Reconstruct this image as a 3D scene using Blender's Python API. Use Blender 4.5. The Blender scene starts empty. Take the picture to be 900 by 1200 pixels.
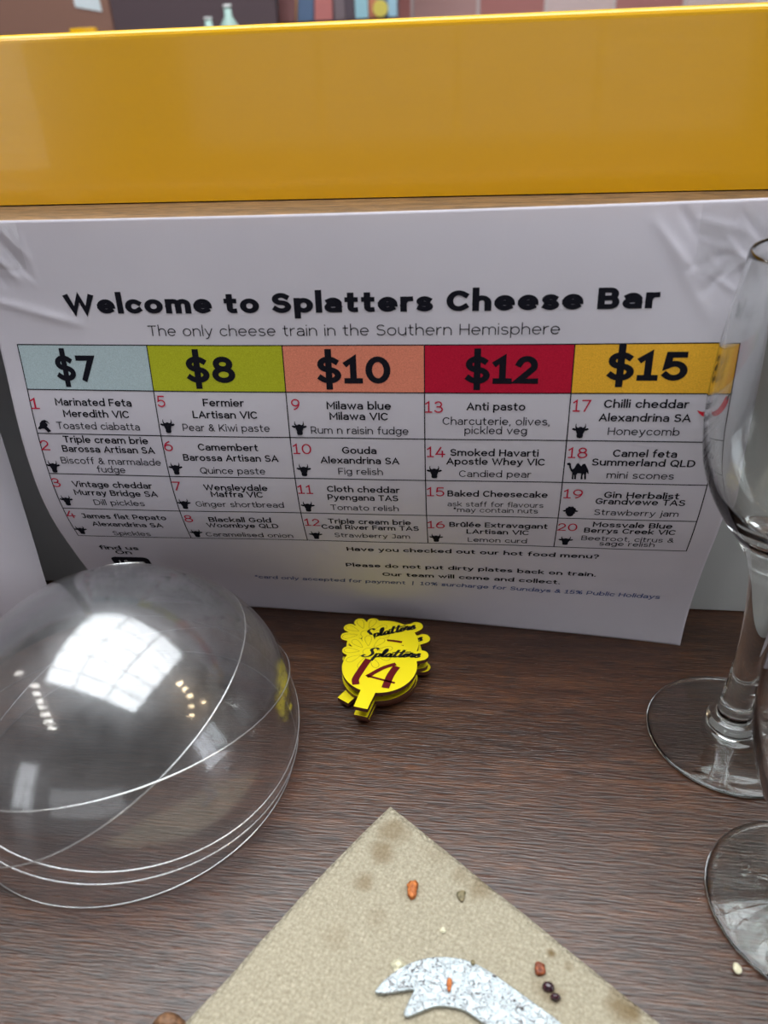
import bpy, bmesh, math, random
from mathutils import Vector, Matrix
from math import sin, cos, pi, radians as R

# ------------------------------------------------------------------ camera, world, lights, exposure
MM = 0.001
scn = bpy.context.scene
col = scn.collection
scn.view_settings.view_transform = 'Standard'
scn.view_settings.look = 'None'
scn.view_settings.gamma = 1.0
scn.view_settings.use_curve_mapping = False
scn.view_settings.exposure = 0.0

pitch, yaw, roll = R(31.176455), R(-8.477981), R(-2.664769)
cfw = Vector((sin(yaw)*cos(pitch), cos(yaw)*cos(pitch), -sin(pitch)))
crt = Vector((cos(yaw), -sin(yaw), 0)); cup = crt.cross(cfw)
crt2 = cos(roll)*crt + sin(roll)*cup; cup2 = -sin(roll)*crt + cos(roll)*cup
cd = bpy.data.cameras.new('camera'); cam = bpy.data.objects.new('camera', cd); col.objects.link(cam)
cam.matrix_world = Matrix(((crt2.x, cup2.x, -cfw.x, 0), (crt2.y, cup2.y, -cfw.y, 0),
                           (crt2.z, cup2.z, -cfw.z, .254701), (0, 0, 0, 1)))
cd.sensor_fit = 'VERTICAL'; cd.sensor_height = 36; cd.sensor_width = 27; cd.lens = 27.0
cd.clip_start = 0.01; cd.clip_end = 60
cd.dof.use_dof = True; cd.dof.focus_distance = 0.335; cd.dof.aperture_fstop = 11.0
scn.camera = cam

w = bpy.data.worlds.new('world'); scn.world = w; w.use_nodes = True
w.node_tree.nodes['Background'].inputs[0].default_value = (0.62, 0.66, 0.72, 1)
w.node_tree.nodes['Background'].inputs[1].default_value = 0.035

def area(name, loc, target, sx, sy, power, colr=(1, 1, 1), rz=None):
    l = bpy.data.lights.new(name, 'AREA'); l.shape = 'RECTANGLE'; l.size = sx; l.size_y = sy
    l.energy = power; l.color = colr
    o = bpy.data.objects.new(name, l); col.objects.link(o); o.location = loc
    if rz is None:
        o.rotation_euler = (Vector(target)-Vector(loc)).to_track_quat('-Z', 'Y').to_euler()
    else:
        o.rotation_euler = (0, 0, rz)
    return o
# big skylight overhead, window behind on the left, window on the right
area('skylight_daylight', (-.11, .45, 2.26), None, 2.7, 2.22, 128, (.90, .965, 1.0), rz=R(-14))
area('window_daylight', (-2.38, -2.86, .7), (-2.38, 0, .7), .9, 1.7, 11, (.9, .96, 1.0))
area('rear_sheen_fill', (-.15, -2.86, .38), (-.15, 0, .38), 2.2, .9, 5, (.92, .96, 1.0))  # added glow behind the camera, gives the yellow rail its tan sheen
area('side_window_daylight', (2.94, -.5, .5), (0, -.5, .5), 1.0, 1.2, 13, (.85, .92, 1.0))
area('background_fill', (-.2, 3.4, 2.1), (-.2, 2.6, .3), 3.0, 1.0, 110, (1, .98, .95))  # added lamp to brighten the blurred background, no opening stands there

# ------------------------------------------------------------------ materials
def mat(name, base=(.5, .5, .5), rough=.5, metal=0, spec=.5, coat=0, trans=0, ior=1.5, emis=None, estr=0):
    m = bpy.data.materials.new(name); m.use_nodes = True
    b = m.node_tree.nodes['Principled BSDF']
    b.inputs['Base Color'].default_value = (*base, 1); b.inputs['Roughness'].default_value = rough
    b.inputs['Metallic'].default_value = metal; b.inputs['Specular IOR Level'].default_value = spec
    b.inputs['Coat Weight'].default_value = coat; b.inputs['Transmission Weight'].default_value = trans
    b.inputs['IOR'].default_value = ior
    if emis: b.inputs['Emission Color'].default_value = (*emis, 1); b.inputs['Emission Strength'].default_value = estr
    return m
class NT:
    def __init__(s, m): s.t = m.node_tree; s.b = s.t.nodes.get('Principled BSDF')
    def n(s, typ, **k):
        x = s.t.nodes.new(typ)
        for a, v in k.items():
            if a in ('op', 'operation'): x.operation = v
            else: setattr(x, a, v)
        return x
    def l(s, a, b): s.t.links.new(a, b)
    def coord(s, scale=(1, 1, 1), rot=(0, 0, 0), out='Object'):
        c = s.n('ShaderNodeTexCoord'); mp = s.n('ShaderNodeMapping')
        mp.inputs['Scale'].default_value = scale; mp.inputs['Rotation'].default_value = rot
        s.l(c.outputs[out], mp.inputs['Vector']); return mp.outputs['Vector']
    def noise(s, vec, scale=5, detail=4, rough=.5, dist=0):
        x = s.n('ShaderNodeTexNoise'); x.inputs['Scale'].default_value = scale; x.inputs['Detail'].default_value = detail
        x.inputs['Roughness'].default_value = rough; x.inputs['Distortion'].default_value = dist
        s.l(vec, x.inputs['Vector']); return x.outputs['Fac']
    def ramp(s, fac, stops):
        x = s.n('ShaderNodeValToRGB'); e = x.color_ramp.elements
        while len(e) < len(stops): e.new(.5)
        for i, (p, c) in enumerate(stops): e[i].position = p; e[i].color = (*c, 1)
        s.l(fac, x.inputs['Fac']); return x.outputs['Color']
    def mix(s, fac, a, b, mode='MIX'):
        x = s.n('ShaderNodeMix', data_type='RGBA', blend_type=mode)
        for v, k in ((fac, 0), (a, 6), (b, 7)):
            if hasattr(v, 'default_value') or hasattr(v, 'links'): s.l(v, x.inputs[k])
            elif k == 0: x.inputs[0].default_value = v
            else: x.inputs[k].default_value = (*v, 1)
        return x.outputs[2]
    def bump(s, h, strength=.3, dist=.001):
        x = s.n('ShaderNodeBump'); x.inputs['Strength'].default_value = strength; x.inputs['Distance'].default_value = dist
        s.l(h, x.inputs['Height']); s.l(x.outputs['Normal'], s.b.inputs['Normal']); return x
    def mr(s, v, a, b, c, d):
        x = s.n('ShaderNodeMapRange'); 
        for i, q in enumerate((a, b, c, d)): x.inputs[i+1].default_value = q
        s.l(v, x.inputs[0]); return x.outputs[0]

def wood_mat(name, dark, mid, light, rough=.4, sx=3.0):
    m = mat(name, mid, rough, spec=.85); t = NT(m)
    v = t.coord((sx*2, 95, 95)); v2 = t.coord((sx*22, 760, 760)); v3 = t.coord((1.6, 9, 9))
    warp = t.noise(v3, 2, 3, .55)
    a = t.noise(v, 3.2, 6, .62, .5); b = t.noise(v2, 1.6, 3, .6, .15)
    c1 = t.ramp(a, [(.28, dark), (.5, mid), (.72, light)])
    c2 = t.ramp(b, [(.36, (.36, .33, .32)), (.5, (1, 1, 1)), (.66, (1.45, 1.38, 1.32))])
    c3 = t.ramp(warp, [(.32, (.55, .55, .56)), (.68, (1.4, 1.32, 1.22))])
    c = t.mix(1.0, c1, c2, 'MULTIPLY'); c = t.mix(.85, c, c3, 'MULTIPLY')
    t.l(c, t.b.inputs['Base Color'])
    rr = t.mr(b, .3, .7, rough+.10, rough-.06); t.l(rr, t.b.inputs['Roughness'])
    t.bump(b, .8, .0005)
    return m
M_wood = wood_mat('walnut_laminate', (.028, .0085, .0030), (.058, .0215, .0088), (.112, .046, .020), .32)
M_shelf = wood_mat('shelf_laminate', (.12, .065, .030), (.20, .115, .052), (.30, .18, .085), .42)

M_yellow = mat('yellow_gloss_paint', (.86, .44, .001), .22, spec=.5, coat=.25)
t = NT(M_yellow); v = t.coord((30, 30, 260)); nz = t.noise(v, 2, 3)
t.l(t.mr(nz, .3, .7, .19, .27), t.b.inputs['Roughness'])
v = t.coord((900, 900, 900)); t.bump(t.noise(v, 1, 2), .05, .0003)

M_panel = mat('grey_panel_laminate', (.50, .515, .515), .55)
t = NT(M_panel); t.bump(t.noise(t.coord((600, 600, 600)), 1, 2), .05, .0003)

M_paper = mat('white_paper', (.76, .735, .82), .6, spec=.3)
t = NT(M_paper)
nz = t.noise(t.coord((700, 700, 700)), 1, 3, .6); t.bump(nz, .12, .0004)
n2 = t.noise(t.coord((14, 14, 14)), 1, 3, .6)
t.l(t.ramp(n2, [(.3, (.735, .70, .79)), (.7, (.79, .755, .84))]), t.b.inputs['Base Color'])
def ink(name, c): 
    m = mat(name, c, .7, spec=.08); t = NT(m)
    nz = t.noise(t.coord((2500, 2500, 2500)), 1, 2)
    t.l(t.ramp(nz, [(.3, tuple(q*.86 for q in c)), (.7, tuple(min(1, q*1.12+.004) for q in c))]), t.b.inputs['Base Color'])
    return m
K_black = ink('black_ink', (.006, .006, .012)); K_red = ink('red_ink', (.50, .018, .055)); K_blue = ink('blue_grey_ink', (.07, .10, .27))
K_grey = ink('dark_grey_ink', (.014, .014, .024))
# paper lets some light through
for m_ in (M_paper,):
    nt = m_.node_tree; t = NT(m_); tl_ = t.n('ShaderNodeBsdfTranslucent'); tl_.inputs[0].default_value = (.8, .78, .8, 1)
    mx = t.n('ShaderNodeMixShader'); mx.inputs[0].default_value = .30; t.l(t.b.outputs[0], mx.inputs[1]); t.l(tl_.outputs[0], mx.inputs[2])
    t.l(mx.outputs[0], nt.nodes['Material Output'].inputs[0])
K_cells = [ink('pale_blue_ink', (.42, .52, .56)), ink('olive_green_ink', (.42, .44, .02)), ink('salmon_ink', (.72, .23, .15)),
           ink('crimson_ink', (.46, .008, .035)), ink('amber_ink', (.80, .42, .035))]
K_chili = ink('chilli_red_ink', (.60, .02, .04)); K_white = ink('white_ink', (.8, .8, .82)); K_stem = ink('chilli_stem_ink', (.05, .06, .04))

def glass_mat(name, tint=(1, 1, 1), rough=0.0):
    m = mat(name, tint, rough, trans=1.0, ior=1.48, spec=.5); return m
M_glass = glass_mat('clear_glass', (.97, .99, .98))

def sheet_plastic(name, tint, f0, f90, rough, haze, hazecol, bump=.25):
    # thin clear sheet: transparent + mirror layer + a little scattered haze from fine scratches
    m = bpy.data.materials.new(name); m.use_nodes = True; t = NT(m); nt = m.node_tree
    for n in list(nt.nodes): nt.nodes.remove(n)
    out = t.n('ShaderNodeOutputMaterial'); tr = t.n('ShaderNodeBsdfTransparent'); tr.inputs[0].default_value = (*tint, 1)
    gl = t.n('ShaderNodeBsdfGlossy'); gl.inputs['Roughness'].default_value = rough; gl.inputs[0].default_value = (1, 1, 1, 1)
    df = t.n('ShaderNodeBsdfDiffuse'); df.inputs[0].default_value = (*hazecol, 1)
    g2 = t.n('ShaderNodeBsdfGlossy'); g2.inputs['Roughness'].default_value = .34; g2.inputs[0].default_value = (1, 1, 1, 1)
    lw = t.n('ShaderNodeLayerWeight'); lw.inputs['Blend'].default_value = .5
    pw = t.n('ShaderNodeMath', op='POWER'); pw.inputs[1].default_value = 4.0; t.l(lw.outputs['Facing'], pw.inputs[0])
    fr = t.mr(pw.outputs[0], 0, 1, f0, f90)
    nz = t.noise(t.coord((40, 40, 40)), 1, 5, .65, 1.5)
    nf = t.noise(t.coord((260, 260, 900), (.4, .9, .2)), 1, 3, .7)
    hz = t.mr(nz, .35, .75, haze*.4, haze*1.8)
    bp = t.n('ShaderNodeBump'); bp.inputs['Strength'].default_value = bump; bp.inputs['Distance'].default_value = .0004
    t.l(nz, bp.inputs['Height']); t.l(bp.outputs[0], gl.inputs['Normal'])
    mx = t.n('ShaderNodeMixShader'); t.l(hz, mx.inputs[0]); t.l(tr.outputs[0], mx.inputs[1])
    hm = t.n('ShaderNodeMixShader'); hm.inputs[0].default_value = .35; t.l(g2.outputs[0], hm.inputs[1]); t.l(df.outputs[0], hm.inputs[2])
    t.l(hm.outputs[0], mx.inputs[2])
    m2 = t.n('ShaderNodeMixShader'); t.l(fr, m2.inputs[0]); t.l(mx.outputs[0], m2.inputs[1]); t.l(gl.outputs[0], m2.inputs[2])
    t.l(m2.outputs[0], out.inputs[0]); return m
M_dome = sheet_plastic('clear_dome_plastic', (.955, .95, .955), .035, .7, .07, .045, (.75, .75, .78))
M_rim = sheet_plastic('clear_rim_plastic', (.85, .85, .85), .30, .9, .16, .22, (.9, .9, .9), .05)
M_tape = sheet_plastic('clear_tape', (.985, .985, .985), .05, .7, .14, .05, (.8, .82, .88), .5)

M_tagtop = mat('yellow_tag_face', (.82, .66, .004), .42)
M_tagedge = mat('burnt_tag_edge', (.075, .018, .006), .5)
M_tagink = mat('black_tag_lettering', (.008, .008, .012), .35)
M_tagnum = mat('dark_red_marker', (.115, .002, .005), .5, spec=.25)
M_engrave = mat('engraved_line', (.36, .26, .01), .6)

M_napkin = mat('brown_paper_napkin', (.47, .40, .27), .85, spec=.15)
t = NT(M_napkin)
v = t.coord((1, 1, 1), (0, 0, R(20)))
vo = t.n('ShaderNodeTexVoronoi'); vo.inputs['Scale'].default_value = 620; vo.inputs['Randomness'].default_value = .45; t.l(v, vo.inputs['Vector'])
fib = t.noise(t.coord((900, 900, 900)), 1, 4, .7)
ad = t.n('ShaderNodeMath', op='ADD'); t.l(vo.outputs['Distance'], ad.inputs[0]); t.l(fib, ad.inputs[1])
t.bump(ad.outputs[0], .9, .0009)
base = t.ramp(fib, [(.3, (.33, .285, .20)), (.7, (.54, .475, .36))])
base = t.mix(1.0, base, t.ramp(vo.outputs['Distance'], [(.15, (1.08, 1.08, 1.08)), (.75, (.90, .895, .885))]), 'MULTIPLY')
# grease and jam stains at fixed places on the napkin (object coordinates, metres)
geo = t.n('ShaderNodeTexCoord'); nzw = t.noise(t.coord((160, 160, 160)), 1, 3, .6)
stains = [(-.0295, .1835, .0060, .55), (-.0325, .1745, .0048, .6), (-.0375, .1625, .0036, .55), (.0035, .1640, .0050, .55), (-.003, .1685, .0040, .35),
          (-.0310, .1500, .0040, .18), (.0268, .1436, .0017, .95), (.0320, .1400, .0016, .4), (.0470, .1290, .0048, .75), (.0500, .1275, .0032, .8), (.0460, .1330, .0030, .4),
          (-.0440, .1420, .0048, .22), (.0235, .1322, .0038, .35), (.0268, .1300, .0034, .45), (-.0210, .1600, .0036, .3), (-.012, .176, .006, .2)]
cur = base
for (sx_, sy_, sr, sa) in stains:
    d = t.n('ShaderNodeVectorMath', op='DISTANCE'); d.inputs[1].default_value = (sx_, sy_, .0012); t.l(geo.outputs['Object'], d.inputs[0])
    m1 = t.n('ShaderNodeMath', op='MULTIPLY_ADD'); t.l(nzw, m1.inputs[0]); m1.inputs[1].default_value = sr*1.3; t.l(d.outputs['Value'], m1.inputs[2])
    f = t.mr(m1.outputs[0], sr*1.05, sr*1.9, sa, 0)
    cur = t.mix(f, cur, (.20, .135, .065))
t.l(cur, t.b.inputs['Base Color'])

M_steel = mat('greasy_steel', (.62, .66, .68), .22, metal=1.0)
t = NT(M_steel)
s1 = t.noise(t.coord((560, 560, 560), (0, 0, .6)), 1, 4, .65, 1.6); s2 = t.noise(t.coord((140, 140, 140)), 1, 3, .6, .5)
c = t.ramp(s1, [(.36, (.06, .05, .05)), (.43, (.40, .41, .42)), (.54, (.50, .57, .60)), (.70, (.38, .36, .34))])
t.l(c, t.b.inputs['Base Color']); t.l(t.mr(s1, .3, .7, .55, .26), t.b.inputs['Roughness']); t.l(t.mr(s1, .35, .5, .35, .95), t.b.inputs['Metallic'])
t.bump(s1, .7, .0006)
def crumb_mat(name, a, b, rough=.6, sc=700, spec=.4):
    m = mat(name, a, rough, spec=spec); t = NT(m); nz = t.noise(t.coord((sc, sc, sc)), 1, 3)
    t.l(t.ramp(nz, [(.35, a), (.65, b)]), t.b.inputs['Base Color']); t.bump(nz, .6, .0005); return m
M_orange = crumb_mat('orange_crumb', (.30, .07, .012), (.62, .20, .05))
M_cream = crumb_mat('cream_cheese_crumb', (.68, .62, .42), (.82, .77, .58))
M_olive = crumb_mat('olive_crumb', (.10, .085, .04), (.28, .22, .12))
M_berry = crumb_mat('dark_berry', (.010, .002, .006), (.055, .008, .018), .12, spec=.8)
M_nut = crumb_mat('red_brown_crumb', (.13, .025, .010), (.36, .10, .035), .4)
M_brown = crumb_mat('brown_crumb', (.10, .045, .02), (.24, .12, .06))

# room
M_floor = mat('grey_floor', (.13, .115, .10), .5)
M_ceil = mat('ceiling_paint', (.34, .31, .30), .8)
M_wallb = mat('wall_paint', (.36, .33, .31), .8)
M_wallbrown = mat('brown_wall_paint', (.30, .155, .115), .8)
M_walldark = mat('plum_wall_paint', (.105, .070, .082), .8)
M_wallred = mat('red_wall_paint', (.20, .07, .055), .8)
for m_ in (M_wallb, M_wallbrown, M_walldark, M_ceil, M_wallred, M_floor):
    t = NT(m_); t.bump(t.noise(t.coord((60, 60, 60)), 1, 3), .1, .001)
M_mortar = mat('mortar', (.75, .68, .68), .9)
M_metal = mat('grey_metal', (.45, .45, .46), .35, metal=.8)
M_white = mat('white_frame_paint', (.75, .76, .76), .5)

# ------------------------------------------------------------------ object helpers (all authored in millimetres)
def link(name, verts, faces, mats, parent=None, smooth=False, mi=None, loc=(0, 0, 0), rot=None):
    me = bpy.data.meshes.new(name)
    me.from_pydata([(v[0]*MM, v[1]*MM, v[2]*MM) for v in verts], [], faces)
    for m in (mats if isinstance(mats, (list, tuple)) else [mats]): me.materials.append(m)
    if mi: me.polygons.foreach_set('material_index', mi)
    if smooth: me.polygons.foreach_set('use_smooth', [True]*len(me.polygons))
    me.update()
    o = bpy.data.objects.new(name, me); col.objects.link(o)
    o.location = [q*MM for q in loc]
    if rot: o.rotation_euler = rot
    if parent: o.parent = parent
    return o
def tag(o, label, cat, group=None):
    o['label'] = label; o['category'] = cat
    if group: o['group'] = group
    return o
def empty(name, loc=(0, 0, 0), rot=(0, 0, 0)):
    o = bpy.data.objects.new(name, None); col.objects.link(o); o.empty_display_size = .02
    o.location = [q*MM for q in loc]; o.rotation_euler = rot; return o
def struct(o): o['kind'] = 'structure'; return o
def box(x0, x1, y0, y1, z0, z1):
    v = [(x, y, z) for x in (x0, x1) for y in (y0, y1) for z in (z0, z1)]
    f = [(0, 1, 3, 2), (4, 6, 7, 5), (0, 4, 5, 1), (2, 3, 7, 6), (0, 2, 6, 4), (1, 5, 7, 3)]
    return v, f
def boxo(name, x0, x1, y0, y1, z0, z1, m, parent=None, bev=0):
    v, f = box(x0, x1, y0, y1, z0, z1); o = link(name, v, f, m, parent)
    if bev:
        b = o.modifiers.new('bevel', 'BEVEL'); b.width = bev*MM; b.segments = 3; b.limit_method = 'ANGLE'
        o.data.polygons.foreach_set('use_smooth', [True]*len(o.data.polygons))
    return o
def join(parts):
    V, F = [], []
    for v, f in parts:
        n = len(V); V += list(v); F += [tuple(i+n for i in q) for q in f]
    return V, F
def lathe(prof, n=96, closed=True):
    V, F = [], []; m = len(prof)
    for i in range(n):
        a = 2*pi*i/n
        for r, z in prof: V.append((r*cos(a), r*sin(a), z))
    for i in range(n):
        j = (i+1) % n
        for k in range(m if closed else m-1):
            l = (k+1) % m
            F.append((i*m+k, j*m+k, j*m+l, i*m+l))
    return V, F
def tube(pts, r, n=8, closed=False):
    V, F = [], []; P = [Vector(p) for p in pts]; N = len(P)
    for i, p in enumerate(P):
        if closed: d = P[(i+1) % N]-P[i-1]
        else: d = P[min(i+1, N-1)]-P[max(i-1, 0)]
        d.normalize(); u = d.orthogonal() if abs(d.z) > .9 else d.cross(Vector((0, 0, 1))); u.normalize(); q = d.cross(u)
        for k in range(n): V.append(tuple(p+r*(cos(2*pi*k/n)*u+sin(2*pi*k/n)*q)))
    for i in range(N if closed else N-1):
        j = (i+1) % N
        for k in range(n): F.append((i*n+k, i*n+(k+1) % n, j*n+(k+1) % n, j*n+k))
    if not closed: F.append(tuple(range(n))[::-1]); F.append(tuple((N-1)*n+k for k in range(n)))
    return V, F
def catmull(pts, n=8, closed=False):
    out = []; N = len(pts)
    rng = range(N if closed else N-1)
    for i in rng:
        if closed: p = [pts[(i+k-1) % N] for k in range(4)]
        else: p = [pts[max(0, min(N-1, i+k-1))] for k in range(4)]
        for s in range(n):
            t_ = s/n
            out.append(tuple(.5*((2*p[1][a])+(-p[0][a]+p[2][a])*t_+(2*p[0][a]-5*p[1][a]+4*p[2][a]-p[3][a])*t_*t_+(-p[0][a]+3*p[1][a]-3*p[2][a]+p[3][a])*t_**3) for a in range(len(pts[0]))))
    if not closed: out.append(tuple(pts[-1]))
    return out
def prism(outline, z0, z1):
    n = len(outline)
    V = [(x, y, z0) for x, y in outline]+[(x, y, z1) for x, y in outline]
    return V, [tuple(range(n))[::-1], tuple(range(n, 2*n))]+[(i, (i+1) % n, n+(i+1) % n, n+i) for i in range(n)]

# ------------------------------------------------------------------ stroke lettering: glyphs as centre lines, inked at any weight
XH, CH, AS, DS = .52, .70, .75, -.20
def arc(cx, cy, rx, ry, a0, a1, n=None):
    n = n or max(3, int(abs(a1-a0)/16))
    return [(cx+rx*cos(R(a0+(a1-a0)*i/n)), cy+ry*sin(R(a0+(a1-a0)*i/n))) for i in range(n+1)]
def el(cx, cy, rx, ry): return arc(cx, cy, rx, ry, 0, 360, 24)
G = {
 'a': (.46, [arc(.23, .32, .23, .20, 138, 0)+[(.46, 0)], [(.46, .29), (.20, .29)]+arc(.18, .145, .18, .145, 90, 270)+[(.27, 0)]+arc(.27, .17, .19, .17, 270, 350)]),
 'b': (.53, [[(0, .75), (0, 0)], el(.27, .26, .26, .26)]), 'c': (.47, [arc(.26, .26, .26, .26, 42, 318)]),
 'd': (.53, [[(.53, .75), (.53, 0)], el(.26, .26, .26, .26)]),
 'e': (.52, [[(0, .265), (.52, .265)]+arc(.26, .26, .26, .26, 2, 312)]),
 'f': (.30, [arc(.27, .59, .16, .16, 80, 180)+[(.11, 0)], [(0, .52), (.28, .52)]]),
 'g': (.53, [el(.26, .27, .26, .25), [(.53, .52), (.53, .02)]+arc(.28, .0, .25, .20, 0, -145)]),
 'h': (.48, [[(0, .75), (0, 0)], arc(.24, .28, .24, .24, 180, 0)+[(.48, 0)]]),
 'i': (.03, [[(.015, .52), (.015, 0)], [(.015, .70), (.015, .715)]]), 'j': (.12, [[(.12, .52), (.12, -.08)]+arc(.0, -.08, .12, .12, 0, -80), [(.12, .70), (.12, .715)]]),
 'k': (.46, [[(0, .75), (0, 0)], [(.43, .52), (.02, .17)], [(.16, .29), (.46, 0)]]), 'l': (.03, [[(.015, .75), (.015, 0)]]),
 'm': (.80, [[(0, .52), (0, 0)], arc(.20, .32, .20, .20, 180, 0)+[(.40, 0)], arc(.60, .32, .20, .20, 180, 0)+[(.80, 0)]]),
 'n': (.48, [[(0, .52), (0, 0)], arc(.24, .28, .24, .24, 180, 0)+[(.48, 0)]]), 'o': (.54, [el(.27, .26, .27, .26)]),
 'p': (.53, [[(0, .52), (0, -.2)], el(.27, .26, .26, .26)]), 'q': (.53, [[(.53, .52), (.53, -.2)], el(.26, .26, .26, .26)]),
 'r': (.28, [[(0, .52), (0, 0)], arc(.26, .26, .26, .26, 180, 85)]),
 's': (.42, [arc(.21, .39, .19, .13, 35, 270)+arc(.21, .13, .21, .13, 88, -145)]),
 't': (.32, [[(.12, .68), (.12, .14)]+arc(.26, .14, .14, .14, 180, 285), [(0, .52), (.30, .52)]]),
 'u': (.48, [[(0, .52), (0, .24)]+arc(.24, .24, .24, .24, 180, 360)+[(.48, .52)], [(.48, .3), (.48, 0)]]),
 'v': (.48, [[(0, .52), (.24, 0), (.48, .52)]]), 'w': (.76, [[(0, .52), (.20, 0), (.38, .50), (.56, 0), (.76, .52)]]),
 'x': (.46, [[(0, .52), (.46, 0)], [(.46, .52), (0, 0)]]), 'y': (.48, [[(0, .52), (.24, 0)], [(.48, .52), (.20, -.10), (.12, -.19), (.02, -.19)]]),
 'z': (.42, [[(0, .52), (.42, .52), (0, 0), (.42, 0)]]),
 'A': (.66, [[(0, 0), (.33, .7), (.66, 0)], [(.12, .22), (.54, .22)]]),
 'B': (.54, [[(0, 0), (0, .7), (.32, .7)]+arc(.33, .535, .165, .165, 90, -90)+[(0, .37)], [(.32, .37)]+arc(.35, .185, .19, .185, 90, -90)+[(0, 0)]]),
 'C': (.62, [arc(.34, .35, .34, .35, 45, 315)]), 'D': (.62, [[(0, 0), (0, .7), (.27, .7)]+arc(.27, .35, .35, .35, 90, -90)+[(0, 0)]]),
 'E': (.47, [[(.47, .7), (0, .7), (0, 0), (.47, 0)], [(0, .36), (.42, .36)]]), 'F': (.46, [[(.46, .7), (0, .7), (0, 0)], [(0, .34), (.41, .34)]]),
 'G': (.64, [arc(.34, .35, .34, .35, 45, 325)+[(.62, .33), (.40, .33)]]), 'H': (.58, [[(0, 0), (0, .7)], [(.58, 0), (.58, .7)], [(0, .36), (.58, .36)]]),
 'I': (.03, [[(.015, 0), (.015, .7)]]), 'J': (.38, [[(.10, .7), (.38, .7), (.38, .18)]+arc(.19, .18, .19, .18, 0, -150)]),
 'K': (.56, [[(0, 0), (0, .7)], [(.54, .7), (.02, .22)], [(.18, .38), (.56, 0)]]), 'L': (.44, [[(0, .7), (0, 0), (.44, 0)]]),
 'M': (.70, [[(0, 0), (0, .7), (.35, .22), (.70, .7), (.70, 0)]]), 'N': (.60, [[(0, 0), (0, .7), (.60, 0), (.60, .7)]]),
 'O': (.70, [el(.35, .35, .35, .35)]), 'P': (.52, [[(0, 0), (0, .7), (.29, .7)]+arc(.29, .475, .225, .225, 90, -90)+[(0, .25)]]),
 'Q': (.70, [el(.35, .35, .35, .35), [(.40, .16), (.66, -.04)]]),
 'R': (.54, [[(0, 0), (0, .7), (.29, .7)]+arc(.29, .48, .22, .22, 90, -90)+[(0, .26)], [(.30, .26), (.54, 0)]]),
 'S': (.54, [arc(.27, .53, .24, .17, 35, 270)+arc(.27, .18, .27, .18, 88, -150)]), 'T': (.56, [[(0, .7), (.56, .7)], [(.28, .7), (.28, 0)]]),
 'U': (.58, [[(0, .7), (0, .28)]+arc(.29, .28, .29, .28, 180, 360)+[(.58, .7)]]), 'V': (.66, [[(0, .7), (.33, 0), (.66, .7)]]),
 'W': (.98, [[(0, .7), (.25, 0), (.49, .68), (.73, 0), (.98, .7)]]), 'X': (.6, [[(0, .7), (.6, 0)], [(.6, .7), (0, 0)]]),
 'Y': (.6, [[(0, .7), (.3, .3), (.6, .7)], [(.3, .3), (.3, 0)]]), 'Z': (.54, [[(0, .7), (.54, .7), (0, 0), (.54, 0)]]),
 '0': (.52, [el(.26, .35, .26, .35)]), '1': (.36, [[(0, .56), (.18, .7), (.18, 0)], [(0, 0), (.36, 0)]]),
 '2': (.46, [arc(.22, .49, .21, .21, 165, -25)+[(0, 0), (.46, 0)]]),
 '3': (.48, [arc(.22, .53, .20, .17, 150, -85)+[(.16, .37)], [(.2, .37)]+arc(.23, .185, .24, .185, 85, -150)]),
 '4': (.54, [[(.30, .7), (0, .19), (.54, .19)], [(.40, .42), (.40, 0)]]),
 '5': (.46, [[(.42, .7), (.07, .7), (.03, .36)]+arc(.22, .215, .24, .215, 130, -145)]),
 '6': (.50, [el(.25, .22, .25, .22), arc(.46, .24, .46, .46, 178, 105)]), '7': (.46, [[(0, .7), (.46, .7), (.14, 0)]]),
 '8': (.50, [el(.25, .54, .20, .16), el(.25, .19, .25, .19)]), '9': (.50, [el(.25, .48, .25, .22), arc(.04, .46, .46, .46, -2, -75)]),
 '$': (.52, [arc(.26, .53, .23, .17, 35, 270)+arc(.26, .18, .26, .18, 88, -150), [(.26, .82), (.26, -.12)]]),
 '&': (.58, [[(.58, 0), (.14, .50)]+arc(.26, .56, .14, .14, 200, -30)+[(.10, .30)]+arc(.21, .18, .20, .18, 150, 300)+[(.50, .33)]]),
 '%': (.70, [el(.15, .54, .14, .15), el(.55, .16, .14, .15), [(.58, .7), (.12, 0)]]),
 '?': (.42, [arc(.20, .50, .20, .20, 160, -50)+[(.20, .22)], [(.20, 0), (.20, .012)]]),
 '.': (.03, [[(.015, 0), (.015, .012)]]), ',': (.05, [[(.04, .0), (.0, -.10)]]), '*': (.26, [[(.13, .7), (.13, .46)], [(.02, .64), (.24, .52)], [(.24, .64), (.02, .52)]]),
 '|': (.03, [[(.015, .75), (.015, -.1)]]), 'û': (.48, [[(0, .52), (0, .24)]+arc(.24, .24, .24, .24, 180, 360)+[(.48, .52)], [(.48, .3), (.48, 0)], [(.10, .62), (.24, .73), (.38, .62)]]),
 'é': (.52, [[(0, .265), (.52, .265)]+arc(.26, .26, .26, .26, 2, 312), [(.20, .62), (.34, .74)]]),
}
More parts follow.
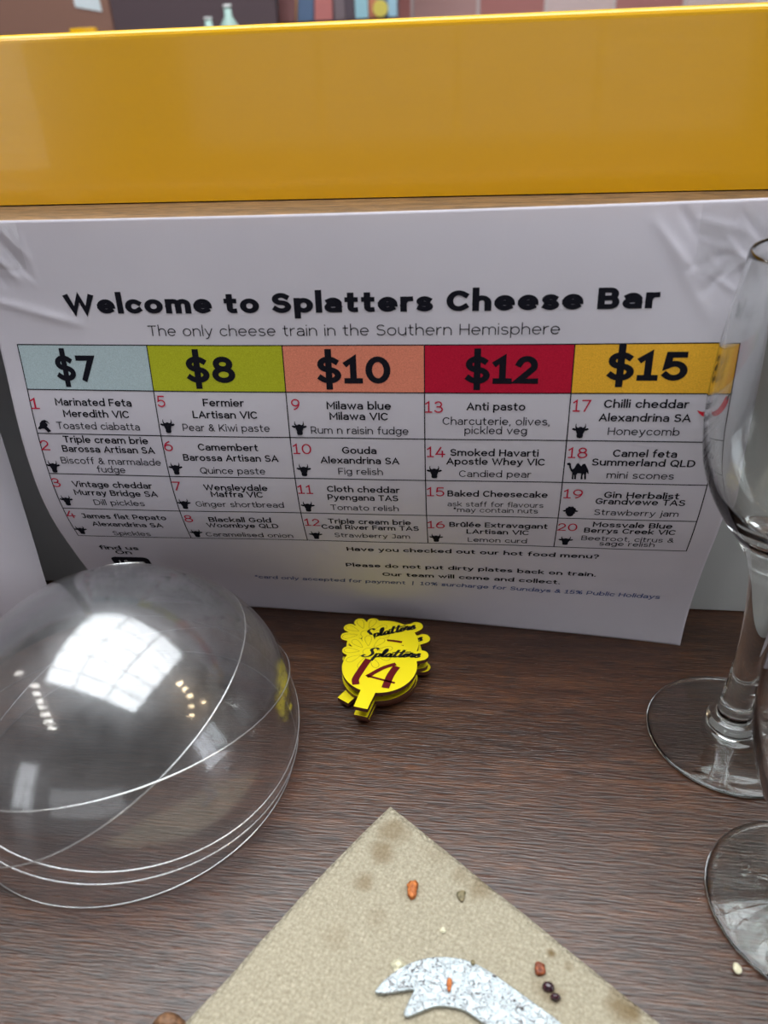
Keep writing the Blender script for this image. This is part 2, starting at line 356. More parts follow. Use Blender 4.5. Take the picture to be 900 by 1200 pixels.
def ribbon(pts, wx, wy, closed=False, cap=True):
    """inked line along pts with separate horizontal / vertical pen widths"""
    P = [Vector((p[0], p[1])) for p in pts]
    Q = [P[0]]
    for p in P[1:]:
        if (p-Q[-1]).length > 1e-5: Q.append(p)
    P = Q
    if closed: P = P[:-1] if (P[0]-P[-1]).length < 1e-4 else P
    N = len(P)
    if N < 2: return [], []
    if cap and not closed:
        d = (P[0]-P[1]).normalized(); P[0] = P[0]+Vector((d.x*wx/2, d.y*wy/2))
        d = (P[-1]-P[-2]).normalized(); P[-1] = P[-1]+Vector((d.x*wx/2, d.y*wy/2))
    V, F = [], []
    for i in range(N):
        a = P[i-1] if (i > 0 or closed) else None
        b = P[(i+1) % N] if (i < N-1 or closed) else None
        d1 = (P[i]-a).normalized() if a is not None else None
        d2 = (b-P[i]).normalized() if b is not None else None
        if d1 is None: d1 = d2
        if d2 is None: d2 = d1
        n1, n2 = Vector((-d1.y, d1.x)), Vector((-d2.y, d2.x))
        m = n1+n2
        if m.length < .25: m = n1.copy(); s = 1
        else:
            m.normalize(); s = 1/max(.42, m.dot(n1))
        o = Vector((m.x*wx/2*s, m.y*wy/2*s))
        V += [tuple(P[i]-o), tuple(P[i]+o)]
    for i in range(N if closed else N-1):
        j = (i+1) % N
        F.append((2*i, 2*j, 2*j+1, 2*i+1))
    return V, F
def text_width(s, wt, sp):
    x = 0
    for ch in s:
        x += (.27 if ch == ' ' else G[ch][0]+wt*(.75)+.0)+sp
    return x-sp
def text(s, x0, x1, y, h, wt=.08, sp=None, vr=.85, italic=0):
    """flat text filling x0..x1 on baseline y with cap height h; returns verts (x, y up), faces"""
    if sp is None: sp = .135-.35*wt
    W = text_width(s, wt, sp); sx = (x1-x0)/W; sy = h/.70
    V, F = [], []; cx = 0
    wx, wy = wt, wt*vr
    def my(v):
        # keep outer height: pull centre lines in by half a pen width at each typographic line
        K = [(-.2, -.2+wy/2), (0, wy/2), (.26, .26), (.52, .52-wy/2), (.70, .70-wy/2), (.82, .82)]
        if cap_only: K = [(-.2, -.2), (0, wy/2), (.35, .35), (.70, .70-wy/2), (.82, .82)]
        if v <= K[0][0]: return K[0][1]
        for (a, fa), (b, fb) in zip(K, K[1:]):
            if v <= b: return fa+(fb-fa)*(v-a)/(b-a)
        return v
    for ch in s:
        if ch == ' ': cx += .27+sp; continue
        gw, st = G[ch]; adv = gw+wt*.75
        cap_only = ch.isupper() or ch.isdigit() or ch in '$%?&'
        for p in st:
            closed = len(p) > 12 and abs(p[0][0]-p[-1][0]) < 1e-6 and abs(p[0][1]-p[-1][1]) < 1e-6
            q = [(wt/2+gx*(adv-wt)/max(gw, .001) if gw > .05 else adv/2+(gx-gw/2), my(gy)) for gx, gy in p]
            rv, rf = ribbon(q, wx, wy, closed)
            n = len(V)
            V += [(x0+(cx+a+italic*b)*sx, y+b*sy) for a, b in rv]; F += [tuple(i+n for i in f) for f in rf]
        cx += adv+sp
    return V, F

# ------------------------------------------------------------------ room (setting)
struct(boxo('floor', -3600, 3000, -2900, 3800, -1110, -1050, M_floor))
struct(boxo('ceiling', -3600, 3000, -2900, 3800, 2300, 2360, M_ceil))
struct(boxo('wall_left', -3660, -3600, -2900, 3800, -1050, 2300, M_wallb))
# right wall with window opening
struct(boxo('wall_right', 3000, 3060, -2900, 3800, -1050, 2300, M_wallb))
struct(boxo('wall_back', -3600, 3000, -2960, -2900, -1050, 2300, M_wallb))
# far side: brown partition, plum wall, brick wall
struct(boxo('wall_front', -3600, -1140, 2600, 2612, -1050, 2300, M_wallbrown))
struct(boxo('wall_far', -1200, -640, 2614, 2640, -1050, 2300, M_walldark))
wb = struct(boxo('wall_brick', -640, 3000, 3180, 3300, -1050, 2300, M_mortar))
random.seed(4)
brick_mats = [mat('brick_%s' % n, c, .9) for n, c in (('pink', (.55, .33, .32)), ('pale', (.72, .56, .56)), ('red', (.48, .20, .19)))]
proto = {}
for k, bm_ in enumerate(brick_mats):
    v, f = box(-108, 108, -6, 6, -34, 34); proto[k] = bpy.data.meshes.new('brick')
    proto[k].from_pydata([(a*MM, b*MM, c*MM) for a, b, c in v], [], f); proto[k].materials.append(bm_)
for row in range(9):
    z = 130+row*78
    for i in range(6):
        x = -520+i*228+(114 if row % 2 else 0)
        o = bpy.data.objects.new('brick', proto[random.choice([0, 0, 1, 1, 2])]); col.objects.link(o)
        o.parent = wb; o.location = (x*MM, (3176+random.uniform(-2, 2))*MM, z*MM)
# windows the light comes through, the wide rear one added
def window(name, loc, w_, h_, rot, nx, nz):
    e = empty(name, loc, rot); e['kind'] = 'structure'
    parts = [box(-w_/2-40, -w_/2, -30, 30, -h_/2-40, h_/2+40), box(w_/2, w_/2+40, -30, 30, -h_/2-40, h_/2+40),
             box(-w_/2, w_/2, -30, 30, h_/2, h_/2+40), box(-w_/2, w_/2, -30, 30, -h_/2-40, -h_/2)]
    for i in range(1, nx): x = -w_/2+w_*i/nx; parts.append(box(x-15, x+15, -12, 12, -h_/2, h_/2))
    for i in range(1, nz): z = -h_/2+h_*i/nz; parts.append(box(-w_/2, w_/2, -12, 12, z-12, z+12))
    v, f = join(parts); link('window_frame', v, f, M_white, e); return e
window('window_1', (-2380, -2840, 700), 900, 1700, (0, 0, 0), 2, 2)
window('added_window', (-150, -2840, 380), 2200, 900, (0, 0, 0), 4, 2)  # added frame around the rear sheen glow
window('window_2', (2925, -500, 500), 1100, 1300, (0, 0, R(90)), 3, 3)
sk = empty('window_3', (-110, 450, 2235), (R(90), 0, R(-14))); sk['kind'] = 'structure'
parts = [box(-1400, -1350, -20, 40, -1160, 1160), box(1350, 1400, -20, 40, -1160, 1160), box(-1350, 1350, -20, 40, 1110, 1160), box(-1350, 1350, -20, 40, -1160, -1110)]
for i in range(1, 3): x = -1350+2700*i/3; parts.append(box(x-22, x+22, -20, 20, -1110, 1110))
for z in (-960, -800, -620, -200, 280, 720): parts.append(box(-1350, 1350, -14, 14, z-14, z+14))
v, f = join(parts); link('window_frame', v, f, M_white, sk)

# blurred things beyond the train rail
def bg_rect(name, x0, x1, y0, y1, z0, z1, m, label, cat, group=None):
    return tag(boxo(name, x0, x1, y0, y1, z0, z1, m, bev=2), label, cat, group)
M_notice = mat('notice_paper', (.82, .90, .95), .6)
n_ = tag(link('paper_notice', [(-1243, 2596, 392), (-1163, 2596, 377), (-1176, 2596, 640), (-1256, 2596, 655), (-1243, 2598, 392), (-1163, 2598, 377), (-1176, 2598, 640), (-1256, 2598, 655)],
     [(0, 1, 2, 3), (7, 6, 5, 4), (0, 4, 5, 1), (1, 5, 6, 2), (2, 6, 7, 3), (3, 7, 4, 0)], M_notice), 'pale paper notice hanging on the brown wall beyond the yellow rail', 'notice')
ps = empty('painted_mural', (0, 2700, 0)); tag(ps, 'blurred mural of coloured shards standing before the brick wall', 'mural')
link('backing_board', *box(-712, -290, -4, 30, 100, 900), mat('mural_board', (.15, .10, .12), .7), ps)
shards = [((-712, -668), (-708, -660), (.01, .09, .16)), ((-668, -650), (-660, -640), (.05, .35, .42)), ((-650, -600), (-640, -570), (.20, .08, .08)),
          ((-640, -598), (-610, -560), (.80, .42, .16)), ((-592, -545), (-560, -520), (.10, .16, .28)), ((-540, -486), (-520, -470), (.55, .18, .17)),
          ((-478, -448), (-480, -452), (.20, .15, .17)), ((-446, -420), (-450, -424), (.10, .07, .09)), ((-416, -378), (-416, -378), (.36, .62, .72)),
          ((-376, -345), (-376, -330), (.62, .22, .12)), ((-350, -300), (-340, -300), (.02, .10, .34)), ((-318, -292), (-318, -292), (.38, .60, .74))]
for i, ((a, b_), (c_, d_), cc) in enumerate(shards):
    yy = -10-(i % 3)*4
    v = [(a, yy, 330), (b_, yy, 330), (d_, yy, 600), (c_, yy, 600)]
    link('colour_shard', v+[(p[0], yy+4, p[2]) for p in v], [(0, 1, 2, 3), (4, 7, 6, 5), (0, 4, 5, 1), (1, 5, 6, 2), (2, 6, 7, 3), (3, 7, 4, 0)], mat('shard_paint', cc, .6), ps)
link('colour_shard', *lathe([(.01, -6), (22, -6), (22, 0), (.01, 0)], 20, False), mat('shard_yellow', (.75, .62, .12), .6), ps, loc=(-340, -24, 352), rot=(R(90), 0, 0))
# far high bar with a yellow rail end and two small bottles
fb = tag(boxo('far_counter', -2300, -560, 1900, 2300, -1050, 262, M_walldark, bev=3), 'dark far counter behind the yellow rail, bottles standing on it', 'counter')
tag(boxo('far_rail', -925, -868, 1880, 1898, 230, 316, M_yellow, bev=2), 'short end of a second yellow rail glimpsed at the far left', 'rail')
for (x, h, lab) in ((-600, 88, 'pale green bottle top blurred beyond the rail, the taller one'), (-648, 66, 'pale green bottle top blurred beyond the rail, the shorter one')):
    b_ = empty('bottle', (x, 2000, 262)); tag(b_, lab, 'bottle', 'small blurred bottles beyond the rail')
    link('bottle_body', *lathe([(.01, 0), (19, 0), (20, 4), (20, h*.55), (9, h*.74), (8, h*.93), (.01, h*.93)], 24, False), mat('pale_green_ceramic', (.42, .60, .55), .3), b_, True)
    link('cap', *lathe([(.01, h*.93), (9.5, h*.93), (9.5, h), (.01, h)], 20, False), M_white, b_, True)

# lamps seen mirrored in the dome
M_tube = mat('lamp_tube', (1, 1, 1), .5, emis=(1, .97, .90), estr=22)
M_bulb = mat('lamp_bulb', (1, 1, 1), .5, emis=(1, .78, .48), estr=40)
tl = [(-2019+i*109, -390-i*218) for i in range(7)]
for i, (x, y) in enumerate(tl+[(-3050, 190)]):
    e = empty('tube_lamp', (x, y, 2210)); tag(e, 'white tube lamp mirrored in the clear dome, '+['topmost of the row of seven', 'second in the row from the top', 'third in the row from the top', 'middle one of the row', 'third in the row from the bottom', 'second in the row from the bottom', 'lowest of the row of seven', 'single one above the row'][i], 'lamp', 'tube lamps mirrored in the dome')
    s = 1.5 if i == 7 else 1
    link('lamp_housing', *box(-150*s, 150*s, -30, 30, 20, 90), M_white, e)
    link('tube', *tube([(-140*s, 0, 0), (140*s, 0, 0)], 17, 10), M_tube, e, True)
for i, (x, y, z) in enumerate([(1369, 309, 1700), (1620, 262, 1700), (1931, 180, 1700), (2230, -60, 1700), (2565, -309, 1700), (2778, 294, 1700)]):
    e = empty('pendant_lamp', (x, y, z)); tag(e, 'warm bulb mirrored golden in the clear dome, '+['topmost of the chain', 'second in the chain', 'third in the chain', 'fourth in the chain', 'lowest of the chain', 'lone one right of the chain'][i], 'lamp', 'warm bulbs mirrored in the dome')
    link('bulb', *lathe([(.01, -45), (25, -38), (40, -10), (38, 15), (20, 42), (14, 60), (.01, 60)], 20, False), M_bulb, e, True)
    link('cord', *tube([(0, 0, 60), (0, 0, 600)], 4, 6), mat('cord_black', (.02, .02, .02)), e, True)

# ------------------------------------------------------------------ counter, panel, shelf, rail
tag(boxo('wooden_counter', -700, 700, -160, 345, -38, 0, M_wood, bev=1), 'dark walnut laminate counter top under the dome, napkin and glasses', 'counter')
tag(boxo('counter_base', -680, 680, -60, 460, -1050, -38.5, M_walldark, bev=2), 'dark base cabinet carrying the walnut counter', 'cabinet')
tag(boxo('grey_panel', -700, 700, 329, 344.5, .3, 181.5, M_panel, bev=.4), 'grey laminate upright panel behind the menu sheet', 'panel')
tag(boxo('wooden_shelf', -700, 700, 289.6, 520, 182, 202, M_shelf, bev=.8), 'thin golden brown wooden shelf between menu sheet and yellow rail', 'shelf')
tag(boxo('shelf_support', -700, 700, 440, 459.5, -38, 181.6, M_panel, bev=.4), 'grey rear support under the wooden shelf', 'panel')
# yellow folded-metal train rail: one extruded section with rounded top lip
sec = [(330, 202.5), (330, 260.6)]+[(332.8-2.8*cos(R(a)), 260.8+2.8*sin(R(a))) for a in (15, 35, 55, 75, 90)]+[(343, 263.6), (343, 261.4), (335, 261.4), (332.4, 259.6), (332.4, 205), (430, 205), (430, 235), (432.4, 235), (432.4, 202.5)]
V, F = [], []; n = len(sec)
xs = [-720, -360, 0, 360, 720]
for x in xs: V += [(x, y, z-(x+50)*.0068*min(1, (z-202)/20)) for y, z in sec]
for i in range(len(xs)-1):
    for k in range(n): a = i*n+k; b_ = i*n+(k+1) % n; F.append((a, b_, b_+n, a+n))
F.append(tuple(range(n))); F.append(tuple(range((len(xs)-1)*n, len(xs)*n))[::-1])
yr = link('yellow_rail', V, F, M_yellow)
tag(yr, 'long glossy yellow metal train rail above the menu sheet', 'rail')
yr.data.polygons.foreach_set('use_smooth', [False]*len(yr.data.polygons))

# ------------------------------------------------------------------ menu sheet: bent A4 page, taped at the top and buckled onto the counter
PX0 = -199.23
zt = (203.986, 204.347, 206.643); yt = (287.24, 287.39, 287.44)
phi = ((-.03318, -.07309, -.14006, .01973, .33509, .42569, .41516), (-.11516, -.09583, -.09469, .08822, .36955, .37983, .25837),
       (-.24216, -.15523, -.05604, .12473, .3277, .23995, -.00382))
CV = []
for k in range(3):
    y, z = yt[k], zt[k]; L_ = [(y, z)]
    for i in range(210):
        s = i+.5; j = min(5, int(s/35)); a = phi[k][j]+(phi[k][j+1]-phi[k][j])*(s-35*j)/35
        y += sin(a); z -= cos(a); L_.append((y, max(z, .25)))
    CV.append(L_)
rc = random.Random(3)
creases = [((u0+rc.uniform(-9, 9), s0+rc.uniform(-8, 8)), (u0+rc.uniform(-12, 12)+5, s0+rc.uniform(-4, 14)), rc.choice([-.55, .55, .7]), rc.uniform(.7, 1.3)) for u0, s0 in [(12, 12)]*9+[(272, 17)]*7+[(282, 14)]*6]+[((2, 3), (15, 22), 1.5, 2.2), ((8, 2), (20, 21), -1.1, 2.4), ((1, 10), (9, 24), -1.0, 1.8), ((14, 4), (22, 14), .7, 1.6), ((2, 30), (14, 33), .9, 2.5), ((13, 33), (37, 39.5), 1.0, 3.0),
           ((255, 6), (272, 26), 1.0, 2.6), ((264, 3), (277, 21), -1.4, 2.0), ((268, 8), (279, 24), 1.5, 1.6), ((270, 6), (284, 10), .8, 1.8), ((274, 30), (281, 22), -.8, 2.2), ((262, 16), (276, 38), .7, 3.2),
           ((280, 14), (290, 24), .9, 2.2), ((284, 4), (294, 16), -.9, 2.0)]
def wrinkle(u, s):
    h = .35*sin(u*.021+.6)*sin(s*.016+.4)+.12*sin(u*.06+s*.035)
    if s < 46 and (u < 46 or u > 245):
        for (a, b_, A, wd) in creases:
            dx, dy = b_[0]-a[0], b_[1]-a[1]; L2 = dx*dx+dy*dy
            t_ = ((u-a[0])*dx+(s-a[1])*dy)/L2
            tc = max(0, min(1, t_)); d = math.hypot(u-a[0]-tc*dx, s-a[1]-tc*dy)
            h += A*math.exp(-(d/(wd*.62))**1.4)*(.35+.65*sin(pi*min(1, max(0, tc*.9+.05))))*.8
    return h
def page(u, s, off=0.0):
    t_ = u/297; w_ = (2*(t_-.5)*(t_-1), -4*t_*(t_-1), 2*t_*(t_-.5))
    s_ = max(0, min(210, s)); i = min(209, int(s_)); f_ = s_-i
    y = z = yy = zz = 0
    for k in range(3):
        a, b_ = CV[k][i], CV[k][i+1]
        y += w_[k]*(a[0]+(b_[0]-a[0])*f_); z += w_[k]*(a[1]+(b_[1]-a[1])*f_); yy += w_[k]*(b_[0]-a[0]); zz += w_[k]*(b_[1]-a[1])
    L_ = math.hypot(yy, zz) or 1; ny, nz_ = zz/L_, -yy/L_      # facing the room (-y)
    h = wrinkle(u, s)+off
    return (PX0+u-.00176*(s-100), y+ny*h, max(z+nz_*h, .2+off))
def pgrid(u0, u1, s0, s1, du, off=0.0):
    nu = max(1, int(math.ceil((u1-u0)/du))); ns_ = max(1, int(math.ceil((s1-s0)/du)))
    V = [page(u0+(u1-u0)*i/nu, s0+(s1-s0)*j/ns_, off) for j in range(ns_+1) for i in range(nu+1)]
    F = [(j*(nu+1)+i, (j+1)*(nu+1)+i, (j+1)*(nu+1)+i+1, j*(nu+1)+i+1) for j in range(ns_) for i in range(nu)]
    return V, F
V, F = pgrid(0, 297, 0, 210, 1.1)
sheet = link('menu_sheet', V, F, M_paper, smooth=True)
tag(sheet, 'white printed menu sheet with five coloured price columns, taped to the shelf edge', 'menu')
so = sheet.modifiers.new('solidify', 'SOLIDIFY'); so.thickness = .00018; so.offset = -1
def flat(vf, off):        # (u, s) mesh laid on the page
    v, f = vf; return [page(a, b, off) for a, b in v], [tuple(q[::-1]) for q in f]
def ptext(s, x0, x1, y, h, wt, off=.16, **k):
    v, f = text(s, x0, x1, 0, h, wt, **k); return flat(([(a, y-b) for a, b in v], f), off)
ML, CW, TM, HH, RH = 8.014, 55.857, 47.83, 18.84, 19.56
for c in range(5):
    v, f = pgrid(ML+CW*c, ML+CW*(c+1), TM, TM+HH, 1.6, .07)
    link('price_cell', v, f, K_cells[c], sheet, True)
gl = []
for c in range(6): gl.append(pgrid(ML+CW*c-.21, ML+CW*c+.21, TM, TM+HH+4*RH, 1.6, .11))
for y in [TM]+[TM+HH+RH*k for k in range(5)]: gl.append(pgrid(ML-.16, ML+5*CW+.16, y-.21, y+.21, 1.6, .11))
v, f = join(gl); link('table_lines', v, f, K_black, sheet)

LINES = [('Welcome to Splatters Cheese Bar', 'T', 32.6, 35.3, 259.5, 35.2),
('The only cheese train in the Southern Hemisphere', 'S', 65.5, 44.3, 225.6, 43.9),
('$7', 'P', 22.6, 63.3, 40.0, 63.0),
('$8', 'P', 78.9, 63.3, 99.5, 63.1),
('$10', 'P', 132.9, 63.2, 162.3, 63.2),
('$12', 'P', 191.0, 63.1, 218.9, 63.1),
('$15', 'P', 243.6, 61.8, 272.3, 62.0),
('Marinated Feta', 'b', 19.4, 73.9, 53.3, 73.1),
('Meredith VIC', 'b', 22.0, 78.7, 51.4, 78.4),
('Toasted ciabatta', 'l', 17.8, 84.2, 55.1, 83.8),
('Triple cream brie', 'b', 19.2, 90.5, 57.6, 90.1),
('Barossa Artisan SA', 'b', 17.6, 94.8, 59.7, 94.7),
('Biscoff & marmalade', 'l', 15.5, 100.7, 61.3, 100.3),
('fudge', 'l', 31.2, 104.6, 44.2, 104.6),
('Vintage cheddar', 'b', 17.3, 112.7, 54.6, 112.5),
('Murray Bridge SA', 'b', 16.8, 117.3, 56.0, 117.0),
('Dill pickles', 'l', 24.4, 122.8, 48.4, 122.7),
('James flat Pepato', 'b', 15.4, 132.0, 56.1, 131.2),
('Alexandrina SA', 'b', 18.5, 137.2, 52.9, 136.8),
('Spickles', 'l', 26.3, 143.9, 44.8, 143.6),
('Fermier', 'b', 84.4, 72.9, 101.8, 72.9),
('LArtisan VIC', 'b', 79.3, 78.0, 106.9, 78.1),
('Pear & Kiwi paste', 'l', 74.1, 83.9, 111.5, 83.7),
('Camembert', 'b', 79.3, 92.7, 105.5, 92.7),
('Barossa Artisan SA', 'b', 71.9, 97.7, 113.6, 97.8),
('Quince paste', 'l', 78.3, 104.3, 107.1, 103.8),
('Wensleydale', 'b', 78.2, 113.0, 106.8, 112.6),
('Maffra VIC', 'b', 80.7, 116.7, 104.2, 116.3),
('Ginger shortbread', 'l', 72.5, 122.4, 112.7, 122.3),
('Blackall Gold', 'b', 76.1, 132.2, 105.2, 132.2),
('Woombye QLD', 'b', 74.2, 136.4, 107.8, 136.0),
('Caramelised onion', 'l', 71.9, 143.5, 113.4, 143.0),
('find us', 'f', 14.8, 156.0, 34.6, 156.0),
('On', 'f', 21.6, 159.8, 29.8, 159.8),
('1', 'n', 8.1, 75.3, 11.9, 75.2),
('2', 'n', 7.9, 94.2, 12.0, 94.2),
('3', 'n', 7.6, 113.0, 11.8, 112.9),
('4', 'n', 8.2, 131.7, 12.4, 131.6),
('5', 'n', 64.7, 73.5, 68.2, 73.4),
('6', 'n', 64.3, 93.3, 68.2, 93.3),
('7', 'n', 64.2, 113.3, 67.8, 113.2),
('8', 'n', 64.6, 132.8, 68.6, 132.6),
('Milawa blue', 'b', 136.1, 73.7, 162.2, 73.7),
('Milawa VIC', 'b', 137.0, 78.2, 160.9, 78.2),
('Rum n raisin fudge', 'l', 128.8, 84.3, 169.0, 84.4),
('Gouda', 'b', 141.2, 93.4, 155.6, 93.3),
('Alexandrina SA', 'b', 131.7, 98.0, 164.9, 98.2),
('Fig relish', 'l', 138.8, 103.4, 157.8, 103.5),
('Cloth cheddar', 'b', 133.1, 112.7, 164.5, 112.6),
('Pyengana TAS', 'b', 132.9, 117.2, 163.7, 117.1),
('Tomato relish', 'l', 133.6, 123.1, 163.6, 123.0),
('Triple cream brie', 'b', 131.4, 132.0, 168.5, 131.6),
('Coal River Farm TAS', 'b', 127.9, 135.7, 171.9, 135.8),
('Strawberry Jam', 'l', 133.1, 141.7, 167.6, 141.7),
('Anti pasto', 'b', 192.1, 73.6, 214.7, 73.7),
('Charcuterie, olives,', 'l', 182.7, 79.8, 224.4, 79.8),
('pickled veg', 'l', 191.4, 83.6, 215.9, 83.8),
('Smoked Havarti', 'b', 185.8, 93.7, 221.0, 93.6),
('Apostle Whey VIC', 'b', 184.3, 97.7, 223.8, 97.8),
('Candied pear', 'l', 189.5, 103.7, 218.7, 103.7),
('Baked Cheesecake', 'b', 184.7, 114.1, 226.1, 113.8),
('ask staff for flavours', 'm', 184.7, 119.8, 224.8, 119.3),
('*may contain nuts', 'm', 187.2, 123.1, 222.8, 122.7),
('Brûlée Extravagant', 'b', 185.4, 132.8, 227.6, 132.1),
('LArtisan VIC', 'b', 192.9, 137.3, 220.0, 136.8),
('Lemon curd', 'l', 193.5, 143.3, 219.5, 142.8),
('9', 'n', 121.5, 74.3, 125.0, 74.2),
('10', 'n', 120.5, 93.9, 128.2, 93.8),
('11', 'n', 120.2, 114.1, 126.8, 113.9),
('12', 'n', 120.5, 133.9, 127.5, 133.7),
('13', 'n', 175.8, 74.8, 182.9, 74.8),
('14', 'n', 176.4, 94.5, 183.8, 94.3),
('15', 'n', 176.1, 114.1, 183.4, 113.9),
('16', 'n', 175.9, 133.8, 183.4, 133.5),
('Chilli cheddar', 'b', 244.0, 72.2, 274.7, 72.5),
('Alexandrina SA', 'b', 242.7, 77.8, 276.2, 78.0),
('Honeycomb', 'l', 246.6, 83.5, 273.0, 83.7),
('Camel feta', 'b', 249.6, 93.1, 273.6, 93.2),
('Summerland QLD', 'b', 242.0, 97.3, 281.0, 97.3),
('mini scones', 'l', 248.4, 103.2, 274.1, 103.3),
('Gin Herbalist', 'b', 248.6, 113.2, 277.9, 113.2),
('Grandvewe TAS', 'b', 245.6, 116.7, 280.8, 116.6),
('Strawberry jam', 'l', 245.8, 122.9, 279.4, 122.7),
('Mossvale Blue', 'b', 246.2, 130.2, 278.4, 130.0),
('Berrys Creek VIC', 'b', 243.0, 134.3, 280.4, 133.7),
('Beetroot, citrus &', 'l', 242.5, 139.5, 280.8, 139.1),
('sage relish', 'l', 250.5, 142.9, 273.6, 142.5),
('17', 'n', 232.6, 74.0, 239.2, 74.0),
('18', 'n', 232.5, 94.1, 239.9, 94.0),
('19', 'n', 232.5, 114.0, 240.1, 113.9),
('20', 'n', 231.8, 133.4, 240.0, 133.1),
('Have you checked out our hot food menu?', 'h', 137.4, 153.4, 251.7, 151.6),
('Please do not put dirty plates back on train.', 'h', 135.4, 167.2, 252.1, 164.9),
('Our team will come and collect.', 'h', 152.5, 173.7, 236.7, 173.0),
('*card only accepted for payment  |  10% surcharge for Sundays & 15% Public Holidays', 'c', 86.9, 180.7, 282.7, 180.0)]
ICONS = [('goat', 12.0, 82.7), ('cow', 11.2, 102.1), ('cow', 11.7, 120.4), ('cow', 11.2, 140.3), ('cow', 67.7, 81.7), ('cow', 67.6, 101.6), ('cow', 67.2, 120.8), ('cow', 67.6, 140.8), ('cow', 124.1, 81.9), ('cow', 124.1, 101.5), ('cow', 123.5, 121.2), ('cow', 124.4, 140.5), ('cow', 179.3, 101.4), ('cow', 179.4, 140.5), ('cow', 236.2, 81.9), ('camel', 237.0, 99.8), ('sheep', 236.1, 121.1), ('cow', 236.0, 140.0)]
spec = {'T': (7.5, .235, .70), 'S': (4.15, .066, .9), 'P': (10.8, .172, .82), 'b': (3.2, .148, .74), 'l': (3.2, .100, .8), 'm': (2.75, .095, .8), 'n': (4.8, .09, .9),
        'h': (3.1, .155, .72), 'c': (2.9, .125, .8), 'f': (3.3, .15, .8)}
names = {'T': 'heading', 'S': 'subheading', 'P': 'price_lettering', 'h': 'footer_note', 'c': 'payment_note', 'f': 'corner_note'}
entries = {}
for s, k, x0, y0, x1, y1 in LINES:
    h, wt, vr = spec[k]; y = (y0+y1)/2; sp = None
    if k == 'P': y -= .2
    if k in 'Th': sp = .10
    vf = ptext(s, x0, x1, y, h, wt, vr=vr, sp=sp, italic=(.12 if k == 'c' else 0))
    if k in names:
        link(names[k], *vf, K_blue if k == 'c' else K_black, sheet)
    else:
        c = int(((x0+x1)/2-ML)//CW); r = int((y-1.5-TM-HH)//RH)
        entries.setdefault((c, max(0, min(3, r))), []).append((k, vf))
ent = {}
for key, L_ in sorted(entries.items()):
    V, F, MI = [], [], []
    for k, (v, f) in L_:
        n = len(V); V += v; F += [tuple(i+n for i in q) for q in f]; MI += [1 if k == 'n' else (2 if k in 'lm' else 0)]*len(f)
    ent[key] = link('menu_entry', V, F, [K_black, K_red, K_grey], sheet, mi=MI)
# animal marks
def poly(pts, cx, cy, sc, flipx=False):
    return [(cx+(x*(-1 if flipx else 1))*sc, cy+y*sc) for x, y in pts]
cow = [(0, .98), (.30, .93), (.38, .72), (.36, .45), (.46, .18), (.52, .0), (.70, .0), (1.0, -.18), (.86, -.34), (.55, -.28), (.62, -.50), (.60, -.78), (.52, -.95), (.50, -.62), (.40, -.42), (.22, -.40), (.12, -.5)]
cow = cow+[(-x, y) for x, y in reversed(cow[1:])]
goat = [(-1.0, .42), (-.92, .30), (-.62, .0), (-.55, -.35), (-.20, -.72), (.25, -.85), (.62, -.66), (.86, -.28), (.80, -.30), (.55, -.50), (.30, -.52), (.52, -.22), (.50, -.02), (.36, .08), (.62, .42), (.85, .75), (.35, .95), (.12, .62), (-.1, .42), (-.4, .42), (-.7, .55)]
sheep = [(-.95, -.10), (-.62, -.22), (-.60, -.5), (-.38, -.62), (-.25, -.82), (0, -.74), (.25, -.82), (.38, -.62), (.60, -.5), (.62, -.22), (.95, -.10), (.82, .08), (.56, .06), (.58, .30), (.42, .48), (.35, .75), (.12, .88), (-.12, .88), (-.35, .75), (-.42, .48), (-.58, .30), (-.56, .06), (-.82, .08)]
camel = [(-1.0, -.72), (-.80, -.80), (-.66, -.70), (-.60, -.30), (-.48, -.10), (-.34, -.22), (-.20, -.62), (-.06, -.78), (.10, -.62), (.22, -.45), (.36, -.66), (.52, -.72), (.66, -.50), (.80, -.22), (.90, .02), (.94, .35), (.84, .30), (.76, .12), (.72, .40), (.78, .92), (.62, .92), (.58, .48), (.52, .30), (.44, .52), (.48, .92), (.32, .92), (.30, .30), (.0, .28), (-.10, .45), (-.08, .92), (-.24, .92), (-.26, .48), (-.34, .48), (-.30, .92), (-.46, .92), (-.46, .22), (-.62, .02), (-.76, -.30), (-.80, -.52), (-.96, -.56)]
from mathutils.geometry import tessellate_polygon
def inkpoly(pts, off):
    tris = tessellate_polygon([[Vector((x, y, 0)) for x, y in pts]])
    out = []
    for a, b, c in tris:
        A, B, C = (pts[i] for i in (a, b, c))
        if (B[0]-A[0])*(C[1]-A[1])-(B[1]-A[1])*(C[0]-A[0]) < 0: b, c = c, b
        out.append((a, b, c))
    return [page(x, y, off) for x, y in pts], [q[::-1] for q in out]
shapes = {'cow': (cow, 3.25), 'goat': (goat, 3.2), 'sheep': (sheep, 3.4), 'camel': (camel, 4.6)}
for k, u, s in ICONS:
    pts, sc = shapes[k]
    c = int((u-ML)//CW); r = max(0, min(3, int((s-TM-HH)//RH)))
    v, f = inkpoly(poly(pts, u, s, sc), .2); link('%s_mark' % k, v, f, K_black, ent[(c, r)])
